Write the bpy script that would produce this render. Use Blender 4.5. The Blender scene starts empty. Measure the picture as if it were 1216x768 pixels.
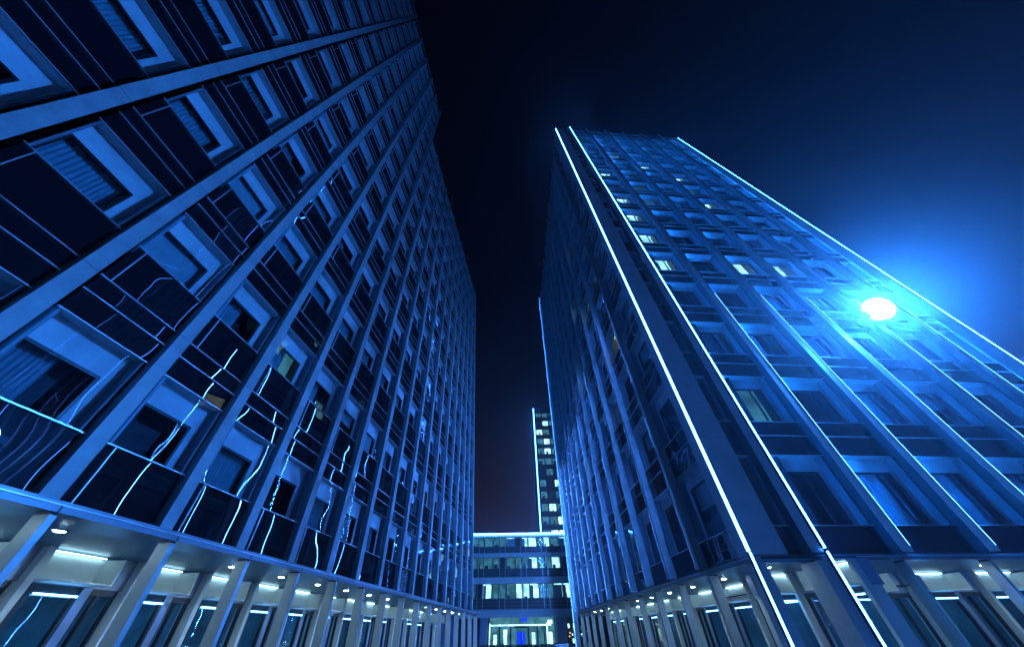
import bpy, math, random
from mathutils import Vector, Matrix
random.seed(7)
S = bpy.context.scene
COL = S.collection
R = math.radians
CAMZ = 1.5

# ------------------------------------------------------------------ camera
cam_d = bpy.data.cameras.new("camera"); cam = bpy.data.objects.new("camera", cam_d); COL.objects.link(cam)
cam_d.sensor_width = 36.0; cam_d.lens = 361.055 / 1216 * 36.0
cam_d.clip_start = 0.05; cam_d.clip_end = 2000
cam.matrix_world = Matrix.Translation((0, 0, CAMZ)) @ Matrix.Rotation(R(90 + 45.741), 4, 'X') @ Matrix.Rotation(R(-0.87), 4, 'Z')
S.camera = cam

# ------------------------------------------------------------------ night sky
W = bpy.data.worlds.new("World"); S.world = W; W.use_nodes = True
nt = W.node_tree; nt.nodes.clear()
def N(t, kind, **kw):
    n = t.nodes.new(kind)
    for k, v in kw.items():
        if k.startswith('i_'):
            key = k[2:]; key = int(key) if key.isdigit() else key.replace('_', ' ')
            n.inputs[key].default_value = v
        else: setattr(n, k, v)
    return n
tc = N(nt, 'ShaderNodeTexCoord'); sx = N(nt, 'ShaderNodeSeparateXYZ')
cr = N(nt, 'ShaderNodeValToRGB'); bg = N(nt, 'ShaderNodeBackground', i_Strength=1.0); wo = N(nt, 'ShaderNodeOutputWorld')
nt.links.new(tc.outputs['Generated'], sx.inputs[0]); nt.links.new(sx.outputs['Z'], cr.inputs[0])
nt.links.new(cr.outputs[0], bg.inputs[0]); nt.links.new(bg.outputs[0], wo.inputs[0])
el = cr.color_ramp.elements
el[0].position = 0.0; el[0].color = (0.020, 0.012, 0.010, 1)
el[1].position = 1.0; el[1].color = (0.0003, 0.0006, 0.0022, 1)
for p_, c_ in ((0.25, (0.011, 0.008, 0.009, 1)), (0.5, (0.0022, 0.0042, 0.013, 1)), (0.75, (0.0006, 0.0014, 0.006, 1))):
    e = el.new(p_); e.color = c_

S.view_settings.view_transform = 'Standard'; S.view_settings.look = 'None'
S.view_settings.exposure = 0.0; S.view_settings.gamma = 1.0
S.render.engine = 'CYCLES'
C = S.cycles
C.use_denoising = True
try: C.denoiser = 'OPENIMAGEDENOISE'
except Exception: pass
C.max_bounces = 6; C.diffuse_bounces = 2; C.glossy_bounces = 3; C.transparent_max_bounces = 12; C.transmission_bounces = 2; C.volume_bounces = 0
C.sample_clamp_indirect = 4.0; C.caustics_reflective = False; C.caustics_refractive = False
C.use_light_tree = True

# ------------------------------------------------------------------ materials
def mat(name, color, rough=0.5, metal=0.0, noise=0.0, nscale=3.0, spec=0.5, bump=0.0):
    m = bpy.data.materials.new(name); m.use_nodes = True; t = m.node_tree
    b = t.nodes['Principled BSDF']
    b.inputs['Base Color'].default_value = (*color, 1); b.inputs['Roughness'].default_value = rough
    b.inputs['Metallic'].default_value = metal; b.inputs['Specular IOR Level'].default_value = spec
    if noise or bump:
        g = N(t, 'ShaderNodeNewGeometry'); no = N(t, 'ShaderNodeTexNoise', i_Scale=nscale, i_Detail=5.0, i_Roughness=0.6)
        t.links.new(g.outputs['Position'], no.inputs['Vector'])
        if noise:
            r = N(t, 'ShaderNodeValToRGB'); e = r.color_ramp.elements
            e[0].position = .3; e[1].position = .7
            e[0].color = (*[c * (1 - noise) for c in color], 1); e[1].color = (*[min(1, c * (1 + noise)) for c in color], 1)
            t.links.new(no.outputs['Fac'], r.inputs[0]); t.links.new(r.outputs[0], b.inputs['Base Color'])
        if bump:
            bu = N(t, 'ShaderNodeBump', i_Strength=1.0, i_Distance=bump)
            t.links.new(no.outputs['Fac'], bu.inputs['Height']); t.links.new(bu.outputs[0], b.inputs['Normal'])
    return m
def emit(name, color, s):
    m = bpy.data.materials.new(name); m.use_nodes = True; t = m.node_tree; t.nodes.clear()
    e = N(t, 'ShaderNodeEmission', i_Color=(*color, 1), i_Strength=s); o = N(t, 'ShaderNodeOutputMaterial')
    t.links.new(e.outputs[0], o.inputs[0]); return m
def wavy(t, scale, dist, big=0.0):
    """uneven glass: a slow swell over the whole facade, read in world metres"""
    g = N(t, 'ShaderNodeNewGeometry')
    n1 = N(t, 'ShaderNodeTexNoise', i_Scale=scale, i_Detail=1.0, i_Roughness=0.4)
    t.links.new(g.outputs['Position'], n1.inputs['Vector'])
    bu = N(t, 'ShaderNodeBump', i_Strength=1.0, i_Distance=dist)
    t.links.new(n1.outputs['Fac'], bu.inputs['Height'])
    return bu
def schlick(t, f0, bu):
    lw = N(t, 'ShaderNodeLayerWeight', i_Blend=.5)
    t.links.new(bu.outputs[0], lw.inputs['Normal'])
    p = N(t, 'ShaderNodeMath', operation='POWER', i_1=5.0); a = N(t, 'ShaderNodeMath', operation='MULTIPLY_ADD', i_1=1 - f0, i_2=f0)
    t.links.new(lw.outputs['Facing'], p.inputs[0]); t.links.new(p.outputs[0], a.inputs[0]); return a
def pane_mat(name, tint, scale=0.55, dist=0.027, ior=1.7):
    m = bpy.data.materials.new(name); m.use_nodes = True; t = m.node_tree; t.nodes.clear()
    bu = wavy(t, scale, dist)
    fr = schlick(t, ((ior - 1) / (ior + 1)) ** 2, bu); gl = N(t, 'ShaderNodeBsdfGlossy', i_Roughness=0.0, i_Color=(.95, .97, 1, 1))
    tr = N(t, 'ShaderNodeBsdfTransparent', i_Color=(*tint, 1)); mx = N(t, 'ShaderNodeMixShader'); o = N(t, 'ShaderNodeOutputMaterial')
    t.links.new(bu.outputs[0], gl.inputs['Normal'])
    t.links.new(fr.outputs[0], mx.inputs[0]); t.links.new(tr.outputs[0], mx.inputs[1]); t.links.new(gl.outputs[0], mx.inputs[2])
    t.links.new(mx.outputs[0], o.inputs[0]); return m
def black_glass(name, scale=0.55, dist=0.027):
    m = bpy.data.materials.new(name); m.use_nodes = True; t = m.node_tree; t.nodes.clear()
    bu = wavy(t, scale, dist)
    fr = schlick(t, .07, bu); gl = N(t, 'ShaderNodeBsdfGlossy', i_Roughness=0.0, i_Color=(.95, .97, 1, 1))
    df = N(t, 'ShaderNodeBsdfDiffuse', i_Color=(.006, .007, .010, 1)); mx = N(t, 'ShaderNodeMixShader'); o = N(t, 'ShaderNodeOutputMaterial')
    t.links.new(bu.outputs[0], gl.inputs['Normal'])
    t.links.new(fr.outputs[0], mx.inputs[0]); t.links.new(df.outputs[0], mx.inputs[1]); t.links.new(gl.outputs[0], mx.inputs[2])
    t.links.new(mx.outputs[0], o.inputs[0]); return m
def lit_room(name, color, s):
    m = bpy.data.materials.new(name); m.use_nodes = True; t = m.node_tree; t.nodes.clear()
    g = N(t, 'ShaderNodeNewGeometry'); no = N(t, 'ShaderNodeTexNoise', i_Scale=1.3, i_Detail=3.0)
    r = N(t, 'ShaderNodeMapRange', i_1=.35, i_2=.65, i_3=.45 * s, i_4=1.3 * s)
    e = N(t, 'ShaderNodeEmission', i_Color=(*color, 1)); o = N(t, 'ShaderNodeOutputMaterial')
    t.links.new(g.outputs['Position'], no.inputs['Vector']); t.links.new(no.outputs['Fac'], r.inputs[0])
    t.links.new(r.outputs[0], e.inputs['Strength']); t.links.new(e.outputs[0], o.inputs[0]); return m

M = dict(
    fin=mat('fin_metal', (.26, .28, .30), .42, 0.0, .22, 1.6, .5),
    trim=mat('bright_trim', (.55, .58, .62), .3, 0.6),
    fin_lit=mat('fin_metal_lit', (.46, .48, .50), .42, 0, .08, 2.0, .5),  # paler copy of the fin metal; light on the front put into colour
    pier=mat('pier_panel', (.46, .48, .50), .5, 0, .12, 1.2),
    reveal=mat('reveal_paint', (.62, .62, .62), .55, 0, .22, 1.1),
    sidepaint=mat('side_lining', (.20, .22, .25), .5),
    frame=mat('dark_frame', (.02, .022, .026), .35, .3),
    curtain=mat('curtain_cloth', (.30, .42, .45), .9, 0, .15, 6),
    blind=mat('roller_blind', (.45, .5, .5), .9, 0, .08, 5),
    dark=mat('dark_wall', (.012, .013, .017), .6),
    soffit=mat('soffit_boards', (.09, .20, .27), .38, 0, .05, 4),
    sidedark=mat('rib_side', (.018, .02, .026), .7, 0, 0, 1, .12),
    white=mat('white_plaster', (.72, .74, .72), .6),
    column=mat('column_metal', (.42, .46, .46), .4, .2, .08, 5, .5, .002),
    fascia=mat('fascia_metal', (.17, .19, .22), .35, .3),
    roomwall=mat('room_wall', (.08, .2, .25), .8, 0, .5, .9),
    bpanel=mat('blue_grey_panel', (.25, .3, .4), .35, .3),
    pave=mat('paving', (.42, .43, .44), .5, 0, .2, .7, .5, .004),
    roof=mat('roof_felt', (.03, .03, .03), .9),
    leaf=mat('leaf', (.035, .06, .03), .6), pot=mat('pot', (.5, .5, .48), .6),
    glass=pane_mat('facade_glass', (.80, .88, .93), ior=1.6),
    inglass=pane_mat('inner_glass', (.72, .86, .90), 2.0, .003, 1.5),
    black=black_glass('spandrel_glass'),
    ledwash=emit('led_wash', (.008, .21, 1.0), 22.0), ledtrail=emit('led_trail_added', (.05, .24, 1.0), 640.0), ledside=emit('led_side', (.008, .21, 1.0), 640.0),
    led=emit('led_blue', (.04, .22, 1.0), 58.0),
    ledthin=emit('led_thin', (.08, .24, 1.0), 18.0), ledwash2=emit('led_wash_strong', (.008, .21, 1.0), 640.0),
    ledw=emit('led_cool', (.12, .45, 1.0), 20.0),
    down=emit('downlight', (.50, .80, 1.0), 320.0),
    cove=emit('cove_light', (.46, .84, 1.0), 15.0),
    flood=emit('flood_lens', (.03, .24, 1.0), 6600.0),
    lit=lit_room('lit_room', (.42, .85, 1.0), 2.6), lit2=lit_room('dim_room', (.12, .46, .62), .45), litw=lit_room('warm_room', (.95, .85, .55), 1.4),
    bluesign=emit('blue_sign', (.01, .05, 1.0), 1.2),
    red=emit('red_lamp', (1, .02, .06), 2.0),
)

# ------------------------------------------------------------------ mesh builder
class MB:
    def __init__(s): s.v = []; s.f = []; s.m = []; s.mats = []
    def mi(s, k):
        if k not in s.mats: s.mats.append(k)
        return s.mats.index(k)
    def quad(s, pts, k):
        b = len(s.v); s.v += [tuple(p) for p in pts]; s.f.append(tuple(range(b, b + len(pts)))); s.m.append(s.mi(k)); return s
    def box(s, a0, a1, b0, b1, c0, c1, k):
        if a0 > a1: a0, a1 = a1, a0
        if b0 > b1: b0, b1 = b1, b0
        if c0 > c1: c0, c1 = c1, c0
        b = len(s.v)
        s.v += [(x, y, z) for x in (a0, a1) for y in (b0, b1) for z in (c0, c1)]
        for q in ((0, 1, 3, 2), (4, 6, 7, 5), (0, 4, 5, 1), (2, 3, 7, 6), (0, 2, 6, 4), (1, 5, 7, 3)):
            s.f.append(tuple(b + i for i in q)); s.m.append(s.mi(k))
        return s
    def disc(s, c, ax, r0, r1, h, k, n=20):
        """ring or cylinder along local axis ax (0,1,2) starting at c, length h, radii r0 (start) r1 (end), capped"""
        b = len(s.v); o = [i for i in range(3) if i != ax]
        for t, r in ((0, r0), (h, r1)):
            for i in range(n):
                a = 2 * math.pi * i / n; p = list(c); p[ax] += t; p[o[0]] += r * math.cos(a); p[o[1]] += r * math.sin(a); s.v.append(tuple(p))
        for i in range(n): s.f.append((b + i, b + (i + 1) % n, b + n + (i + 1) % n, b + n + i)); s.m.append(s.mi(k))
        s.f.append(tuple(b + i for i in range(n))); s.m.append(s.mi(k))
        s.f.append(tuple(b + n + i for i in range(n))); s.m.append(s.mi(k)); return s
    def add(s, o, off):
        b = len(s.v); s.v += [(x + off[0], y + off[1], z + off[2]) for x, y, z in o.v]
        mm = [s.mi(k) for k in o.mats]
        s.f += [tuple(b + i for i in f) for f in o.f]; s.m += [mm[i] for i in o.m]; return s
    def mesh(s, name, lin=None):
        me = bpy.data.meshes.new(name)
        vs = s.v if lin is None else [tuple(lin @ Vector(p)) for p in s.v]
        me.from_pydata(vs, [], s.f)
        for k in s.mats: me.materials.append(M[k])
        me.polygons.foreach_set('material_index', s.m); me.update(); return me

def link(name, me, parent=None, loc=(0, 0, 0)):
    o = bpy.data.objects.new(name, me); COL.objects.link(o)
    if parent is not None: o.parent = parent; o.location = Vector(loc) - wloc(parent)
    else: o.location = loc
    return o
def wloc(o):
    v = Vector((0, 0, 0))
    while o is not None: v += o.location; o = o.parent
    return v
def thing(name, label, cat, loc, group=None):
    o = bpy.data.objects.new(name, None); COL.objects.link(o); o.location = loc; o.empty_display_size = .3
    o['label'] = label; o['category'] = cat
    if group: o['group'] = group
    return o
def tag(o, label, cat, group=None):
    o['label'] = label; o['category'] = cat
    if group: o['group'] = group
    return o

class Face:
    """a facade frame: U along the wall, N outward, W up from the underside of the first floor"""
    def __init__(s, O, ang, slope, lean, kind):
        a = R(ang); s.O = Vector(O)
        if kind == 'L': d = (math.sin(a), math.cos(a), slope); n = (math.cos(a), -math.sin(a), 0)
        if kind == 'RL': d = (math.sin(a), math.cos(a), slope); n = (-math.cos(a), math.sin(a), 0)
        if kind == 'RR': d = (math.cos(a), -math.sin(a), slope); n = (-math.sin(a), -math.cos(a), 0)
        if kind == 'X': d = (1, 0, 0); n = (0, -1, 0)
        u = (lean[0], lean[1], 1)
        s.lin = Matrix((d, n, u)).transposed()
    def P(s, u, n, w): return s.O + s.lin @ Vector((u, n, w))
    def put(s, name, mb, parent, off=(0, 0, 0), me=None):
        me = me or mb.mesh(name, s.lin)
        return link(name, me, parent, s.O + s.lin @ Vector(off))

Z0 = 1.5356 + CAMZ
FL = Face((-7.1866, 7.7144, Z0), 6.985, -.003444, (-.063777, -.0440), 'L')
FRL = Face((7.0775, 11.4945, Z0), -.709, .003984, (.005545, .00266), 'RL')
FRR = Face((7.0775, 11.4945, Z0), -4.58, .0062, (.005545, .00266), 'RR')

# ------------------------------------------------------------------ window cell template
def curtain_mb(u0, u1, n, w0, w1, folds=14, k='curtain', part=1.0):
    m = MB(); x1 = u0 + (u1 - u0) * part; pts = []
    steps = folds * 4
    for i in range(steps + 1):
        t = i / steps; pts.append((u0 + (x1 - u0) * t, n + .016 * math.sin(t * folds * 2 * math.pi + .8 * math.sin(t * 9))))
    for i in range(steps):
        a, b = pts[i], pts[i + 1]
        m.quad([(a[0], a[1], w0), (b[0], b[1], w0), (b[0], b[1], w1), (a[0], a[1], w1)], k)
    return m
def window_mb(u0, u1, w0, w1, dep, room, rd=.45, tilt=(0, 0), side='sidepaint', hr=.5):
    """recessed window: outer pane, painted lining, inner sash with its pane, the room's back"""
    m = MB(); t = .05
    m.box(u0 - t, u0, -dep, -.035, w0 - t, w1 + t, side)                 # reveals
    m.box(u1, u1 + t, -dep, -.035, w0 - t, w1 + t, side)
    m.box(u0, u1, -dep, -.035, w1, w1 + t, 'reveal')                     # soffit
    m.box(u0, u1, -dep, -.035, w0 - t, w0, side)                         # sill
    # outer pane (one sheet, a little out of true)
    a, b = tilt
    m.quad([(u0 - t, -.02, w0), (u1 + t, -.02 + a, w0), (u1 + t, -.02 + a + b, w1), (u0 - t, -.02 + b, w1)], 'glass')
    # back of the recess around the sash
    iu0, iu1, iw1 = u0 + .0, u1 - min(.28, (u1 - u0) * .16), w1 - hr
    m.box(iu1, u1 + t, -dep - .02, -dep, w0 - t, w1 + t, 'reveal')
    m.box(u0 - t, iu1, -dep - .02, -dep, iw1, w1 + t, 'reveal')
    # sash pane
    m.quad([(iu0, -dep + .004, w0), (iu1, -dep + .004, w0), (iu1, -dep + .004, iw1), (iu0, -dep + .004, iw1)], 'inglass')
    # room
    m.quad([(iu0 - .1, -dep - rd, w0 - .1), (iu1 + .1, -dep - rd, w0 - .1), (iu1 + .1, -dep - rd, w1), (iu0 - .1, -dep - rd, w1)], room)
    m.box(iu0 - .12, iu0 - .1, -dep - rd, -dep - .02, w0 - .1, w1, 'dark'); m.box(iu1 + .1, iu1 + .12, -dep - rd, -dep - .02, w0 - .1, w1, 'dark')
    m.box(iu0 - .1, iu1 + .1, -dep - rd, -dep - .02, w0 - .12, w0 - .1, 'dark'); m.box(iu0 - .1, iu1 + .1, -dep - rd, -dep - .02, w1, w1 + .02, room)
    return m, (iu0, iu1, w0, iw1)
def sash_mb(iu0, iu1, w0, w1, dep, mull=None):
    m = MB(); f = .06; a, b = -dep - .015, -dep + .05
    m.box(iu0 + .002, iu1 - .002, a, b, w1 - f, w1 - .001, 'frame'); m.box(iu0 + .002, iu1 - .002, a, b, w0 + .001, w0 + f, 'frame')
    m.box(iu0 + .002, iu0 + f, a, b, w0 + f, w1 - f, 'frame'); m.box(iu1 - f, iu1 - .002, a, b, w0 + f, w1 - f, 'frame')
    if mull: x = iu0 + (iu1 - iu0) * mull; m.box(x - .03, x + .03, a, b, w0 + f, w1 - f, 'frame')
    return m

class Facade:
    def __init__(s, root, F, bay, h, w_off, wlo, whi, finw, dep, mull, hr=.5):
        s.root, s.F, s.bay, s.h, s.w_off = root, F, bay, h, w_off
        s.u0, s.u1 = finw / 2 + .17, bay - finw / 2 - .07
        s.wlo, s.whi, s.dep = wlo, whi, dep
        s.var = {}
        rnd = random.Random(3)
        for room in ('dark', 'lit', 'lit2', 'litw'):
            s.var[room] = []
            for v in range(5):
                tilt = (rnd.uniform(-.008, .008), rnd.uniform(-.008, .008))
                m, inn = window_mb(s.u0, s.u1, wlo, whi, dep, room, tilt=tilt, hr=hr)
                if room in ('lit', 'litw'):
                    q = rnd.uniform(s.u0 + .1, s.u1 - 1.0)
                    m.box(q, q + rnd.uniform(.3, .8), -dep - .4, -dep - .36, wlo - .08, wlo + rnd.uniform(.2, .7), 'frame')
                    m.box(s.u0 + .2, s.u1 - .5, -dep - .3, -dep - .26, whi - .03, whi - .005, 'cove')
                s.var[room].append((m, None))
        s.inn = inn
        s.sash = sash_mb(*inn, dep, mull)
        iu0, iu1, w0, w1 = inn
        s.curt = [curtain_mb(iu0 + .03, iu1 - .03, -dep - .17, w0, w1 + .1, 14, part=1.0), curtain_mb(iu0 + .03, iu1 - .03, -dep - .17, w0, w1 + .1, 8, part=.55)]
        bl = MB(); bl.box(iu0 + .03, iu1 - .03, -dep - .11, -dep - .10, w1 - (w1 - w0) * .45, w1 + .02, 'blind'); bl.box(iu0 + .03, iu1 - .03, -dep - .12, -dep - .09, w1 - (w1 - w0) * .47, w1 - (w1 - w0) * .45, 'frame')
        s.curt.append(bl)
        bl = MB(); bl.box(iu0 + .03, iu1 - .03, -dep - .11, -dep - .10, w0 + .08, w1 + .02, 'blind'); s.curt.append(bl)
        s.meshes = {}
    def me(s, key, mb):
        if key not in s.meshes: s.meshes[key] = mb.mesh('window_' + str(key[0]), s.F.lin)
        return s.meshes[key]
    def origin(s, i, j, u_off): return (u_off + i * s.bay, 0, s.w_off + j * s.h)
    def window(s, i, j, u_off, room, v, cur):
        o = s.origin(i, j, u_off)
        w = s.F.put('window', None, s.root, o, me=s.me((room, v), s.var[room][v][0]))
        s.F.put('window_frame', None, w, o, me=s.me(('sash', 0), s.sash))
        if cur is not None: s.F.put('curtain', None, w, o, me=s.me(('cur', cur), s.curt[cur]))
        return w
    def window_into(s, big, i, j, u_off, room, v, cur):
        o = s.origin(i, j, u_off); big.add(s.var[room][v][0], o); big.add(s.sash, o)
        if cur is not None: big.add(s.curt[cur], o)

def clad_cell(m, u0, u1, wA, wB, lines, rnd, bar=.020, amp=.008, gapu=.12, vm=None):
    """black glass panels between heights wA..wB split at lines, each a little out of true, with thin bright bars"""
    cuts = [wA] + [l for l in lines if wA < l < wB] + [wB]
    for a, b in zip(cuts[:-1], cuts[1:]):
        t = [rnd.uniform(-amp, amp) for _ in range(2)]
        m.quad([(u0, -.02 + t[0], a), (u1, -.02 - t[0], a), (u1, -.02 - t[0] + t[1], b), (u0, -.02 + t[0] + t[1], b)], 'black')
        if vm and b - a > .6: m.box(u0 + vm - bar / 2, u0 + vm + bar / 2, -.01, .015, a + bar / 2, b - bar / 2, 'trim')
    for l in lines: m.box(u0 - .03, u1 + .10, -.01, .02, l - bar / 2, l + bar / 2, 'trim')

def fin_mb(u0, u1, n0, n1, wb, wt, h, k='fin'):
    m = MB(); w = wb
    while w < wt - .01:
        e = min(w + h, wt); m.box(u0, u1, n0, n1, w + .006, e - .006, k); w = e
    m.box(u0 + .01, u1 - .01, n0, n1 - .01, wb, wt, 'frame')
    return m

def led(F, root, u, n, wa, wb, seg=1.8, r=.032, name='led_strip', lips=(-1, 1)):
    """one LED tube in an aluminium channel, following the wall"""
    m = MB(); k = max(1, round((wb - wa) / seg)); d = (wb - wa) / k
    for i in range(k): m.box(u - r, u + r, n - r, n + r, wa + i * d, wa + (i + 1) * d - .004, 'led')
    m.box(u - r * 1.5, u + r * 1.5, n - r * 1.9, n - r * 1.05, wa, wb, 'frame')
    for q in lips: m.box(u + q * r * 1.1, u + q * r * 1.5, n - r * 1.04, n + r * 1.06, wa, wb, 'frame')
    return F.put(name, m, root)

# ------------------------------------------------------------------ ground
g = MB()
g.quad([(-900, -900, 0), (900, -900, 0), (900, 900, 0), (-900, 900, 0)], 'pave')
go = link('plaza', g.mesh('plaza')); go['kind'] = 'structure'

# ------------------------------------------------------------------ arcade (ground storey)
GH = Z0 + .06
def arcade(root, F, bay, i0, i1, u_off, dep, skip=(), colw=.11, r0=0):
    U0, U1 = u_off + i0 * bay, u_off + i1 * bay
    # fascia
    m = MB(); m.box(U0, U1, -.30, 0, -.06, .03, 'fascia'); m.box(U0, U1, -.32, .02, .03, .045, 'trim'); m.box(U0, U1, -.62, .01, .045, .09, 'fascia')
    for i in range(i0, i1 + 1): m.box(u_off + i * bay - .012, u_off + i * bay + .012, .001, .006, -.06, .03, 'frame')
    F.put('fascia', m, root)
    # soffit boards
    m = MB(); n = -.30; k = 0
    while n > -dep:
        m.box(U0, U1, n - .192, n, -.03, .0, 'soffit'); n -= .2; k += 1
    m.box(U0, U1, -dep, -.3, .0, .05, 'dark')
    F.put('soffit', m, root)
    dm = MB(); dm.disc((0, 0, -.05), 2, .12, .12, .022, 'fascia'); dm.disc((0, 0, -.054), 2, .085, .085, .003, 'down')
    dme = dm.mesh('downlight', F.lin)
    # columns
    cm = MB(); cm.box(-colw / 2, colw / 2, -.34, -.03, -GH, -.10, 'column'); cm.box(-colw / 2 - .02, colw / 2 + .02, -.36, -.015, -GH, -GH + .1, 'frame')
    cm.box(-colw / 2 + .01, colw / 2 - .01, -.32, -.05, -.10, -.03, 'frame')
    cme = cm.mesh('column', F.lin)
    # shopfront of one bay
    b = bay; sm = MB(); H = GH
    sm.box(0.06, .20, -dep - .25, -dep + .22, -H, -.03, 'white')                                # pilaster
    sm.box(.205, .42, -dep - .2, -dep + .04, -H, -.62, 'frame')
    sm.box(b * .62, b * .62 + .2, -dep - .1, -dep + .05, -H, -.62, 'bpanel')
    for x in (.62 * b - .06, .62 * b + .2, b * .8, b - .06): sm.box(x, x + .05, -dep - .08, -dep + .03, -H, -.62, 'frame')
    sm.box(.42, b, -dep - .1, -dep + .03, -.74, -.62, 'frame')
    sm.box(.42, b, -dep - .08, -dep + .03, -H, -H + .08, 'frame')
    sm.quad([(.42, -dep - .02, -H), (b, -dep - .02, -H), (b, -dep - .02, -.7), (.42, -dep - .02, -.7)], 'inglass')
    sm.box(0, b, -dep - .3, -dep + .02, -.62, -.03, 'bpanel')
    sme = sm.mesh('shopfront', F.lin)
    cv = MB()                                                                                  # light cove box
    cv.box(.21, b * .66, -dep + .02, -dep + .05, -.60, -.10, 'white'); cv.box(.21, b * .66, -dep + .05, -dep + .62, -.60, -.575, 'white')
    cv.box(b * .66, b * .66 + .03, -dep + .02, -dep + .62, -.60, -.10, 'white')
    cv.box(.24, b * .63, -dep + .10, -dep + .115, -.085, -.07, 'cove')
    cve = cv.mesh('light_cove', F.lin)
    hv = MB(); hv.box(.45, b * .6, -dep + .06, -dep + .085, -.80, -.77, 'ledw'); hve = hv.mesh('header_light', F.lin)
    for i in range(i0, i1 + 1):
        if i not in skip: F.put('column', None, root, (u_off + i * bay, 0, 0), me=cme)
        if i < i1:
            F.put('downlight', None, root, (u_off + (i + .5) * bay, -dep * .42, 0), me=dme)
            so = F.put('shopfront', None, root, (u_off + i * bay, 0, 0), me=sme)
            F.put('light_cove', None, so, (u_off + i * bay, 0, 0), me=cve)
            F.put('header_light', None, so, (u_off + i * bay, 0, 0), me=hve)
    # the room behind the shopfronts
    m = MB(); rnd = random.Random(11)
    m.box(U0 + r0, U1, -dep - 5.1, -dep - 5, -H, -.1, 'roomwall'); m.box(U0 + r0, U1, -dep - 5, -dep - .31, -.40, -.38, 'dark')
    F.put('ground_floor_room', m, root)
    m = MB()
    for i in range(i0 + (1 if r0 else 0), i1):
        for q in range(4):
            x = u_off + (i + rnd.random()) * bay; y = -dep - 1.2 - 2.8 * rnd.random(); m.box(x, x + .9, y, y + .05, -.44, -.41, 'ledw')
    F.put('ceiling_light_row', m, root)

def cell_dist(F, u, w): return (F.P(u, 0, w) - Vector((0, 0, CAMZ))).length

# ================================================================== LEFT TOWER
rootL = thing('office_tower', 'dark glass office tower on the left with wavy light trails mirrored in its panes', 'tower', FL.P(0, -6, -GH), 'office towers')
bL, hL = 2.1597, 3.6
iA, iB, iSplit = -7, 14, 3
def nst(i): return 15 if i < iSplit - 1 else 12
GP = -.60                                                  # glass plane behind the band edge
FLg = Face(tuple(FL.P(0, GP, 0)), 6.985, -.003444, (-.063777, -.0440), 'L')
fac = Facade(rootL, FLg, bL, hL, 0, hL * .34, hL * .788, .36, .27, None, hr=.58)
rnd = random.Random(5)
cells = [(i, j) for i in range(iA, iB) for j in range(nst(i))]
def seen(F, u, w):
    p = cam.matrix_world.inverted() @ F.P(u, 0, w)
    if p.z > -.2: return False
    x = 361.055 * p.x / -p.z; y = 361.055 * p.y / -p.z
    return abs(x) < 640 and abs(y) < 420
cells.sort(key=lambda c: (not seen(FLg, (c[0] + .5) * bL, (c[1] + .56) * hL), cell_dist(FLg, (c[0] + .5) * bL, (c[1] + .56) * hL)))
litL = {(9, 5): 'litw', (7, 1): 'litw', (9, 0): 'lit2', (0, 1): 'lit2', (8, 3): 'dark'}
big = MB()
for k, (i, j) in enumerate(cells):
    room = litL.get((i, j), 'dark'); v = rnd.randrange(5); cur = rnd.choice([0, 0, 1, 1, 2, 3, None]) if j < 6 else rnd.choice([0, 2, 3, None])
    if room != 'dark': cur = 1
    if k < 100: fac.window(i, j, 0, room, v, cur)
    elif seen(FLg, (i + .5) * bL, (j + .56) * hL): fac.window_into(big, i, j, 0, room, v, cur)
    else: fac.window_into(big, i, j, 0, room, v, None)
o = FLg.put('distant_windows', big, rootL); o['kind'] = 'stuff'
for j in range(16):
    m = MB()
    for i in range(iA, iB):
        u0, u1 = i * bL + .27, (i + 1) * bL - .24
        top = 56.18 if i < iSplit - 1 else 43.5
        if j > nst(i): continue
        w = j * hL
        lo = w - .212 * hL; hi = w + .34 * hL
        ls = [lo, w - .065 * hL, w + .05 * hL, hi]
        if j == 0: lo = .12; ls = [hi]
        if j == nst(i): hi = top; ls = [lo, w - .065 * hL, w + .05 * hL, hi - .1]
        clad_cell(m, u0, u1, lo, hi, ls, rnd, vm=.16)
    FLg.put('spandrel_band', m, rootL)
for i in range(iA, iB + 1):
    top = 56.18 if i < iSplit else 43.5
    FL.put('rib', fin_mb(i * bL - .148, i * bL + .148, GP - .1, -.44, .095, top, hL), rootL)
    if i < -2: continue
    m = MB(); q = .3                                             # LED profile on the far side of the rib
    while q < top - 1.9: m.box(i * bL + .150, i * bL + .163, -.53, -.51, q, q + 1.79, 'ledwash'); q += 1.8
    FL.put('rib_led_and_fill', m, rootL)
m = MB(); dn = GP - .62 - .5
m.box(iA * bL, (iSplit - 1) * bL, -18, dn, .1, 56.0, 'dark'); m.box((iSplit - 1) * bL + .003, iB * bL - .1, -18, dn, .1, 43.3, 'dark')
m.box((iSplit - 1) * bL - .1, (iSplit - 1) * bL + .1, dn, GP - .06, 43, 56.1, 'dark')
m.box(iB * bL - .12, iB * bL - .02, dn - .01, GP - .06, .1, 43.4, 'dark')
m.box(iA * bL, (iSplit - 1) * bL, -18, GP - .05, 56.0, 56.15, 'roof'); m.box((iSplit - 1) * bL + .11, iB * bL, -18, GP - .05, 43.3, 43.45, 'roof')
m.box(iA * bL, iB * bL, dn - .3, GP - .02, .092, .118, 'frame')
FL.put('wall', m, rootL)
m = MB(); m.box((iSplit) * bL - .3, (iSplit) * bL + 1.2, -3.2, -1.6, 43.46, 45.2, 'fascia'); m.box((iSplit) * bL - .2, (iSplit) * bL + .1, -3.0, -2.7, 45.2, 46.4, 'fascia')
FL.put('roof_plant', m, rootL)
arcade(rootL, FL, bL, iA, iB, 0, 3.4)

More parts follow.
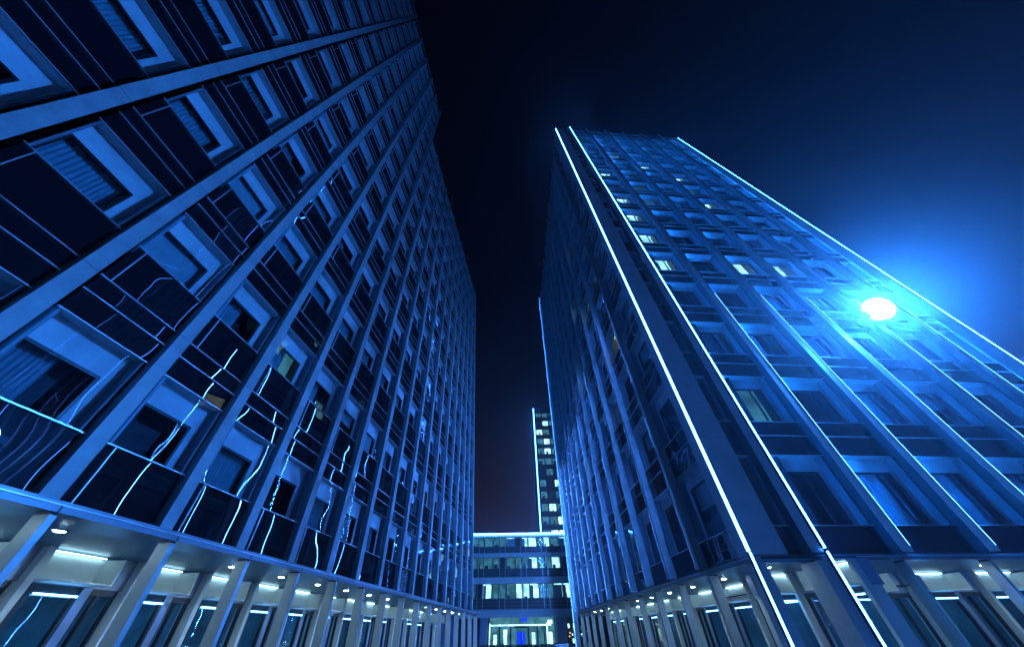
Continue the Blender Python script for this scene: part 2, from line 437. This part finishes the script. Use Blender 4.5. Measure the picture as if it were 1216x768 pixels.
# ================================================================== RIGHT TOWER
rootR = thing('office_tower', 'office tower on the right outlined by glowing blue LED strips on its corner and ribs', 'tower', FRR.P(9, -9, -GH), 'office towers')
hR, wR = 3.65, -.42
bA, bB = 2.9845, 2.95
TOP = 54.2
TW = 19.99
fRL = Facade(rootR, FRL, bA, hR, wR, 1.27, 3.55, .34, .34, None)
fRR = Facade(rootR, FRR, bB, hR, wR, 1.27, 3.55, .40, .34, .72)
fRN = Facade(rootR, FRR, 1.95, hR, wR, 1.27, 3.55, .40, .34, None)
# offsets: RL ribs at u=i*bA ; RR ribs end at u=PIER+i*bB
PIER = 2.18
nRL = 11
litRR = {(0, 9): 'lit', (0, 7): 'lit', (0, 6): 'lit', (0, 5): 'lit', (0, 4): 'lit', (1, 11): 'lit', (2, 10): 'lit', (3, 14): 'lit', (3, 9): 'lit', (3, 8): 'lit2', (3, 7): 'lit', (5, 9): 'lit',
         (1, 7): 'lit2', (1, 8): 'lit2', (2, 4): 'lit', (3, 4): 'lit', (4, 13): 'lit2', (1, 13): 'lit2', (0, 12): 'lit2', (0, 2): 'lit2', (0, 1): 'lit2', (4, 12): 'dark'}
litRL = {(1, 3): 'litw', (2, 2): 'lit', (3, 4): 'lit2', (1, 5): 'lit2', (2, 5): 'lit', (1, 8): 'lit2', (0, 5): 'lit2', (5, 2): 'lit', (4, 4): 'lit', (6, 5): 'lit2', (2, 8): 'lit', (7, 2): 'lit2', (3, 6): 'lit', (4, 7): 'lit2', (6, 3): 'lit2', (3, 9): 'lit2'}
offRR = PIER - .2
cells = [('A', i, j) for i in range(nRL) for j in range(15)] + [('B', i, j) for i in range(6) for j in range(15)]
def cd(c):
    F, b, off = (FRL, bA, 0) if c[0] == 'A' else (FRR, bB, offRR)
    u, w = off + (c[1] + .5) * b, wR + (c[2] + .6) * hR
    return (not seen(F, u, w), cell_dist(F, u, w))
cells.sort(key=cd)
bigA, bigB = MB(), MB()
for k, c in enumerate(cells):
    _, i, j = c; f = fRL if c[0] == 'A' else (fRR if i < 5 else fRN); off = 0 if c[0] == 'A' else (offRR if i < 5 else offRR + 5 * bB - 5 * 1.95)
    room = (litRL if c[0] == 'A' else litRR).get((i, j), 'dark'); v = rnd.randrange(5); cur = rnd.choice([0, 1, 2, 3, None, None])
    if room in ('lit', 'litw'): cur = rnd.choice([1, None])
    if k < 90: f.window(i, j, off, room, v, cur)
    else: f.window_into(bigA if c[0] == 'A' else bigB, i, j, off, room, v, cur)
o = FRL.put('distant_windows', bigA, rootR); o['kind'] = 'stuff'
if bigB.v: o = FRR.put('distant_windows', bigB, rootR); o['kind'] = 'stuff'
# narrow windows in the slot beside the corner pier
strip_lit = {9: 'lit', 8: 'lit', 4: 'lit', 5: 'lit2', 0: 'lit2', 7: 'lit2', 6: 'lit2'}
for j in range(15):
    mm, inn = window_mb(.0, .46, 1.27, 3.5, .3, strip_lit.get(j, 'dark'), hr=.28, tilt=(rnd.uniform(-.004, .004), 0))
    if j < 10: FRR.put('narrow_window', mm, rootR, (1.28, 0, wR + j * hR))
    else:
        o = FRR.put('narrow_window', mm, rootR, (1.28, 0, wR + j * hR))
for F, b, n, off, fw, name in ((FRL, bA, nRL, 0, .17, 'a'), (FRR, bB, 6, offRR, .2, 'b')):
    for j in range(16):
        m = MB(); base = wR + j * hR; lo, hi = base - .10, base + 1.27
        if j == 0: lo = .12
        if j == 15: hi = TOP - .02
        ls = [lo, hi - .60, hi] if j else [hi]
        if j == 15: ls = [lo]
        for i in range(n):
            clad_cell(m, off + i * b + fw + .09, min(off + (i + 1) * b - fw - .05, 18.66 if name == 'b' else 99), lo, hi, ls, rnd, vm=(.3 if name == 'a' else None))
        F.put('spandrel_band', m, rootR)
for i in range(1, nRL + 1):
    FRL.put('rib', fin_mb(i * bA - .15, i * bA + .15, -.1, .30, .10, TOP + .1, hR), rootR)
    m = MB()
    # added LED run, shielded from the camera, mirrored as trails in the left glass
    hi = 17.5 - .35 * i + (i % 3) * 1.1
    k = 0
    while .28 + (k + 1) * 1.8 < hi: m.box(i * bA + .114, i * bA + .138, .301, .311, .28 + k * 1.8, .28 + k * 1.8 + 1.79, 'ledtrail'); k += 1
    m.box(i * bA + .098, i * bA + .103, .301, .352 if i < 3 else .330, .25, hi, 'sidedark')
    for k in range(29): m.box(i * bA + .152, i * bA + .166, .20, .22, .28 + k * 1.8, .28 + k * 1.8 + 1.79, 'ledwash')  # added far-side runs, out of sight, to brighten the tower opposite
    FRL.put('rib_led_and_fill', m, rootR)
for i in range(0, 6):
    x = PIER + i * bB
    mm = fin_mb(x - .38, x, -.1, .28, .10, TOP + .35, hR, 'fin_lit'); mm.box(x - .395, x - .381, -.1, .272, .105, TOP + .34, 'sidedark'); FRR.put('rib', mm, rootR)
    m = MB(); m.box(x - .03, x + .006, .2805, .289, .22, TOP + .3, 'frame')
    if i:
        for k in range(7): m.box(x - .005, x + .001, .2891, .295, .25 + k * 1.79, .25 + k * 1.79 + 1.785, 'ledthin')
    for k in range(29): m.box(x + .002, x + .016, .16, .19, .28 + k * 1.8, .28 + k * 1.8 + 1.79, 'ledside' if k < 12 else 'ledwash2')  # upper runs are added to wash the front in blue
    FRR.put('rib_led_and_fill', m, rootR)
for j in range(15):
    m = MB(); base = wR + j * hR; clad_cell(m, 1.28, 1.76, max(.22, base - .1), base + 1.27, [base + 1.27], rnd); FRR.put('narrow_spandrel', m, rootR)
# corner pier and end pier
m = fin_mb(.02, 1.24, -.6, .012, .10, TOP, hR, 'pier'); FRR.put('corner_pier', m, rootR)
m = fin_mb(18.7, TW, -.6, .012, .10, TOP + .1, hR, 'pier'); FRR.put('end_pier', m, rootR)
m = MB(); m.box(.02, .30, -.05, .012, .22, TOP - .02, 'pier'); FRL.put('corner_lining', m, rootR)
m = MB()
ln = -.75 - .5
m.box(1.3, TW - .1, -9, ln, .1, TOP - .1, 'dark')
m.box(1.3, TW - .02, -9, -.08, TOP - .1, TOP - .0, 'roof')
m.box(5, TW - .1, -31, -9, .1, TOP - .1, 'dark')
m.box(.9, TW, ln, -.03, .092, .118, 'frame')
m.box(18.72, 18.8, ln, -.06, .1, TOP - .1, 'dark'); m.box(1.2, 1.23, ln, -.06, .1, TOP - .12, 'dark')
FRR.put('wall', m, rootR)
m = MB(); m.box(.35, 34.3, -3.0, -.62 - .5, .1, TOP - .12, 'dark'); m.box(.35, 34.5, -1.12, -.03, .092, .118, 'frame'); m.box(33.0, 34.5, -2, .02, .2, TOP, 'pier'); m.box(34.3, 34.49, .02, .40, -GH, TOP, 'pier')
FRL.put('wall', m, rootR)
arcade(rootR, FRL, bA, 0, 11, 0, 3.2, skip=(0,), r0=3.5)
arcade(rootR, FRR, bB, 0, 6, PIER - .21, 3.2, skip=(0,), r0=1.5)
m = MB(); m.box(0, PIER - .22, -.3, 0.0, -.09, .09, 'fascia'); FRR.put('soffit', MB().box(0, PIER - .22, -3.2, -.3, -.03, .0, 'soffit'), rootR); FRR.put('fascia', m, rootR); FRR.put('fascia', MB().box(19.68, TW, -.3, 0.0, -.09, .09, 'fascia'), rootR)
for a, b_, n1 in ((.06, .42, -.03), (PIER - .38, PIER, .28)):
    m = MB(); m.box(a, b_, -.42, n1, -GH, -.1, 'column'); FRR.put('corner_column', m, rootR)
m = MB(); m.box(18.9, TW, -.6, -.02, -GH, -.1, 'column'); FRR.put('corner_column', m, rootR)
# LED strips
led(FRR, rootR, 0, .03, .18, TOP + .05, lips=(1,))
led(FRR, rootR, PIER + .02, .35, .2, TOP + .4)
led(FRR, rootR, TW, .03, .25, TOP + .1)
led(FRL, rootR, 34.5, .45, -GH, TOP - .0)
led(FRR, rootR, .0, .03, -GH, .15)
led(FRR, rootR, PIER + .02, .35, -GH, .12)

# ================================================================== FLOODLIGHT on the fourth rib
fu, fn, fw_ = 13.3, .95, 10.9

fpos = FRR.P(fu, fn, fw_)
fl = thing('floodlight', 'dazzling blue-white floodlight fixed high on a rib of the right tower', 'floodlight', FRR.P(fu, .3, fw_))
dirv = Vector((-.46, -.80, -.30)).normalized(); rot = dirv.to_track_quat('Z', 'Y').to_matrix()
m = MB(); m.disc((0, 0, -.32), 2, .25, .56, .30, 'frame', 28); m.disc((0, 0, -.42), 2, .10, .14, .10, 'frame', 16)
for a in range(8): m.box(-.012, .012, -.26, .26, -.30 + .0, -.12, 'frame') if a == 0 else None
o = link('housing', m.mesh('housing', rot), fl, fpos)
m = MB(); 
for i in range(28):
    a, b_ = 2 * math.pi * i / 28, 2 * math.pi * (i + 1) / 28
    for r0, r1, z0, z1 in ((.56, .62, .0, .30), (.62, .57, .30, -.02)): m.quad([(r0 * math.cos(a), r0 * math.sin(a), z0), (r0 * math.cos(b_), r0 * math.sin(b_), z0), (r1 * math.cos(b_), r1 * math.sin(b_), z1), (r1 * math.cos(a), r1 * math.sin(a), z1)], 'frame')
link('hood', m.mesh('hood', rot), fl, fpos)
m = MB(); m.disc((0, 0, .0), 2, .55, .55, .012, 'flood', 28); link('lens', m.mesh('lens', rot), fl, fpos)
m = MB(); m.box(fu - .04, fu + .04, .28, .6, fw_ - .45, fw_ - .37, 'frame'); m.box(fu - .65, fu - .61, .55, .95, fw_ - .45, fw_ + .05, 'frame'); m.box(fu + .61, fu + .65, .55, .95, fw_ - .45, fw_ + .05, 'frame'); m.box(fu - .61, fu + .61, .55, .61, fw_ - .45, fw_ - .40, 'frame')
link('bracket', m.mesh('bracket', FRR.lin), fl, FRR.O)

# ================================================================== LOW BUILDING at the back
FB = Face((0, 62, CAMZ), 0, 0, (0, 0), 'X')
rootB = thing('office_block', 'low four-storey office block with lit windows closing the courtyard between the towers', 'building', (2, 66, 0))
X0, X1 = -9, 14
zt = 12.1
m = MB()
m.box(X0, X1, -12, -1.6, -1.5, zt, 'dark'); m.box(-45, X0 - .01, -12, -.5, -1.5, zt, 'bpanel'); m.box(X0, X1, -12, -.01, zt, zt + .12, 'roof')
m.box(X0, X1, -1.6, 0, zt - .35, zt, 'pier')
fl_s = [(2.62, 3.75, 6.55), (6.55 - .02, 7.55, 10.0), (10.0, 9.9, 0)]
# storeys: (spandrel bottom, sill, head)
ST = [(2.75, 4.0, 5.7), (6.45, 7.55, 9.0), (9.55, 10.4, 11.75)]
for k, (a, b_, c_) in enumerate(ST):
    m.box(X0, X1, -1.6, -.02, c_, (ST[k + 1][0] if k < 2 else zt - .35), 'reveal')
m.box(X0, X1, -1.6, 0, 1.9, 2.75, 'pier')
FB.put('wall', m, rootB)
m = MB()
for a, b_, c_ in ST:
    m.box(X0, X1, -.3, -.0, a, b_, 'dark')
    for q in range(4): z = a + .06 + q * (b_ - a - .12) / 3; m.box(X0, X1, .001, .03, z - .02, z + .02, 'fascia')
FB.put('spandrel_band', m, rootB)
rb = random.Random(21)
bw = 3.55; xs = -9.3
roomsB = ['lit', 'lit2', 'lit', 'lit', 'dark', 'lit2', 'lit']
for k, (a, b_, c_) in enumerate(ST):
    x = -8.8; q = 0
    while x < X1 - 1:
        w_ = [1.35, 1.0, .95][q % 3]
        room = rb.choice(['lit', 'lit2', 'lit2', 'lit2', 'dark'])
        if (q % 3) == 0: room = 'lit' if rb.random() < .6 else 'lit2'
        mm = MB()
        mm.quad([(x, -.9, b_), (x + w_, -.9, b_), (x + w_, -.9, c_), (x, -.9, c_)], room)
        mm.quad([(x, -.25, b_), (x + w_, -.25, b_), (x + w_, -.25, c_), (x, -.25, c_)], 'inglass')
        mm.box(x, x + .05, -.3, -.2, b_, c_, 'frame'); mm.box(x + w_ - .05, x + w_, -.3, -.2, b_, c_, 'frame')
        mm.box(x + .05, x + w_ - .05, -.3, -.2, c_ - .05, c_, 'frame')
        mm.box(x - .01, x, -.9, -.02, b_, c_, 'reveal'); mm.box(x + w_, x + w_ + .02, -.9, -.02, b_, c_, 'reveal')
        if rb.random() < .5: mm.box(x + .15, x + .15 + rb.uniform(.2, .6), -.7, -.66, b_, b_ + rb.uniform(.2, .6), 'frame')
        win = FB.put('window', mm, rootB)
        if room == 'lit' and rb.random() < .8: FB.put('curtain', curtain_mb(x + .06, x + w_ - .06, -.5, b_, c_ - .18, 7, part=rb.choice([.35, .5, 1.0])), win)
        x += w_ + .12; q += 1
m = MB(); x = -9.35
while x < X1 - .6:
    for dx in (0, .85): m.box(x + dx - .03, x + dx + .03, .06, .14, 2.7, zt - .1, 'trim')
    x += 3.4
FB.put('mullion_rods', m, rootB)
m = MB()
k = 12
for i in range(k): a = X0 + (X1 - X0) * i / k; m.box(a, a + (X1 - X0) / k - .01, .05, .17, zt - .02, zt + .12, 'led')
FB.put('led_strip', m, rootB)
# ground storey: pillars, entrance
m = MB()
for a, b_ in ((-5.3, -4.3), (6.2, 7.7)): m.box(a, b_, -.6, -.02, -1.5, 1.9, 'pier')
FB.put('pillar', MB().box(-5.3, -4.2, -.6, -.02, -1.5, 1.9, 'bpanel'), rootB); FB.put('pillar', MB().box(5.7, 7.2, -.6, -.02, -1.5, 1.9, 'bpanel'), rootB)
m = MB(); m.box(-3.9, 5.0, -.1, .12, 1.0, 1.16, 'lit'); m.box(-3.95, -3.8, -.1, .1, -1.5, 1.3, 'lit'); m.box(4.3, 4.5, -.1, .1, -1.5, 1.3, 'lit'); m.box(4.5, 5.2, -.1, -.05, 1.2, 1.6, 'lit')
FB.put('entrance_light', m, rootB)
m = MB(); m.box(-4.0, 5.6, -1.55, -1.5, -1.5, 1.9, 'lit2')
for x in (-2.6, -1.0, 1.6, 2.9, 3.9): m.box(x, x + .22, -.5, -.4, -1.5, 1.0, 'frame')
for x in (-3.4, -1.9, 2.2, 4.7): m.box(x, x + .5, -1.3, -1.25, -1.5, rb.uniform(-.4, .7), 'lit')
FB.put('entrance_lobby', m, rootB)
m = MB(); m.disc((.6, -.5, -1.5), 2, .95, .95, 2.3, 'inglass', 20); m.disc((.6, -.5, .8), 2, 1.0, 1.0, .2, 'frame', 20); m.box(.0, 1.2, -.52, -.48, -.9, .4, 'bluesign'); m.box(.57, .63, -1.3, .3, -1.5, .8, 'frame')
FB.put('revolving_door', m, rootB)
m = MB(); m.box(7.3, 13, -1.5, -1.45, -1.5, 1.9, 'dark')
for q in range(26): x = rb.uniform(7.4, 11.5); z = rb.uniform(-1.3, 1.2); s_ = rb.uniform(.05, .25); m.box(x, x + s_, -1.2, -1.1, z, z + s_ * rb.uniform(.6, 2.5), rb.choice(['lit', 'lit2', 'lit2', 'litw']))
FB.put('display_window', m, rootB)
m = MB(); m.box(.65, 1.55, .0, .08, 1.45, 1.85, 'bluesign'); FB.put('blue_sign', m, rootB)
m = MB(); m.box(-6.5, -3.5, -6, -4, zt + .12, zt + 1.2, 'fascia'); FB.put('roof_plant', m, rootB)

# ================================================================== REAR TOWER
FT = Face((7.75, 110, CAMZ), 0, 0, (0.004, 0), 'X')
rootT = thing('office_tower', 'slim distant tower with rows of small lit windows, above the low office block', 'tower', (14, 115, 0), 'office towers')
m = MB(); m.box(0, 16, -18, -.5, -1.5, 64, 'dark'); m.box(0, 16, -.5, 0, 61.6, 64, 'dark'); m.box(0, .35, -.5, 0, -1.5, 61.6, 'dark'); m.box(0.35, 16, -.5, 0, -1.5, 8, 'dark')
for j in range(15): z = 8 + j * 3.6; m.box(.35, 16, -.5, 0, z, z + 1.5, 'dark')
for i in range(7): m.box(.35 + i * 2.5, .35 + i * 2.5 + .4, -.5, -.01, 8, 61.6, 'dark')
FT.put('wall', m, rootT)
for j in range(15):
    for i in range(6):
        if i > 3: continue
        z = 8 + j * 3.6; x = .75 + i * 2.5; room = rb.choice(['lit2', 'lit2', 'lit2', 'dark', 'lit'])
        mm = MB(); mm.quad([(x, -.44, z + 1.5), (x + 2.1, -.44, z + 1.5), (x + 2.1, -.44, z + 3.6), (x, -.44, z + 3.6)], room)
        mm.box(x + 1.0, x + 1.08, -.43, -.35, z + 1.5, z + 3.6, 'frame')
        if rb.random() < .6: mm.box(x + rb.uniform(0, 1), x + 1.3, -.42, -.4, z + 1.5, z + rb.uniform(1.8, 3), 'dark')
        FT.put('window', mm, rootT)
led(FT, rootT, .0, .06, 10, 63.6, seg=9, r=.09)

# ================================================================== small things on the plaza
def planter(x, y, r, h, label):
    t = thing('planter', label, 'planter', (x, y, 0), 'round planters')
    m = MB(); m.disc((0, 0, 0), 2, r * .8, r, h, 'pot', 28); link('bowl', m.mesh('bowl'), t, (x, y, 0))
    m = MB(); m.disc((0, 0, h + .002), 2, r * .92, r * .86, .05, 'roof', 28); link('soil', m.mesh('soil'), t, (x, y, 0))
    return t
planter(-5.75, 5.0, .42, .95, 'round pale planter at the foot of the left tower columns')
planter(4.6, 46, .8, .9, 'round pale planter in front of the low block by the right tower')
h = MB(); rh = random.Random(4)
for i in range(2600):
    x, y, z = rh.uniform(-4.6, 7.2), rh.uniform(53.6, 54.4), rh.uniform(.05, .72) + .04 * rh.random(); a = rh.random() * 6.28; s_ = .06
    dx, dy = math.cos(a) * s_, math.sin(a) * s_; t_ = rh.uniform(-.05, .05)
    h.quad([(x - dx, y - dy, z - s_ + t_), (x + dx, y + dy, z - s_ - t_), (x + dx + t_, y + dy, z + s_), (x - dx, y - dy + t_, z + s_)], 'leaf')
tag(link('hedge', h.mesh('hedge')), 'long low clipped hedge across the courtyard before the entrance', 'hedge')

# ================================================================== haze added to spread a glow around the floodlight
m = MB(); m.box(-60, 60, -45, 135, -1, 75, 'dark')
hz = bpy.data.materials.new('glow_haze'); hz.use_nodes = True; t = hz.node_tree; t.nodes.clear()
pv = N(t, 'ShaderNodeVolumePrincipled'); pv.inputs['Color'].default_value = (.8, .88, 1, 1); pv.inputs['Density'].default_value = .0016
pv.inputs['Anisotropy'].default_value = 0.85
ou = N(t, 'ShaderNodeOutputMaterial'); t.links.new(pv.outputs[0], ou.inputs['Volume'])
M['glow_haze'] = hz
m = MB(); m.box(-60, 60, -45, 135, -1, 75, 'glow_haze')
ho = link('glow_haze', m.mesh('glow_haze')); ho['kind'] = 'stuff'
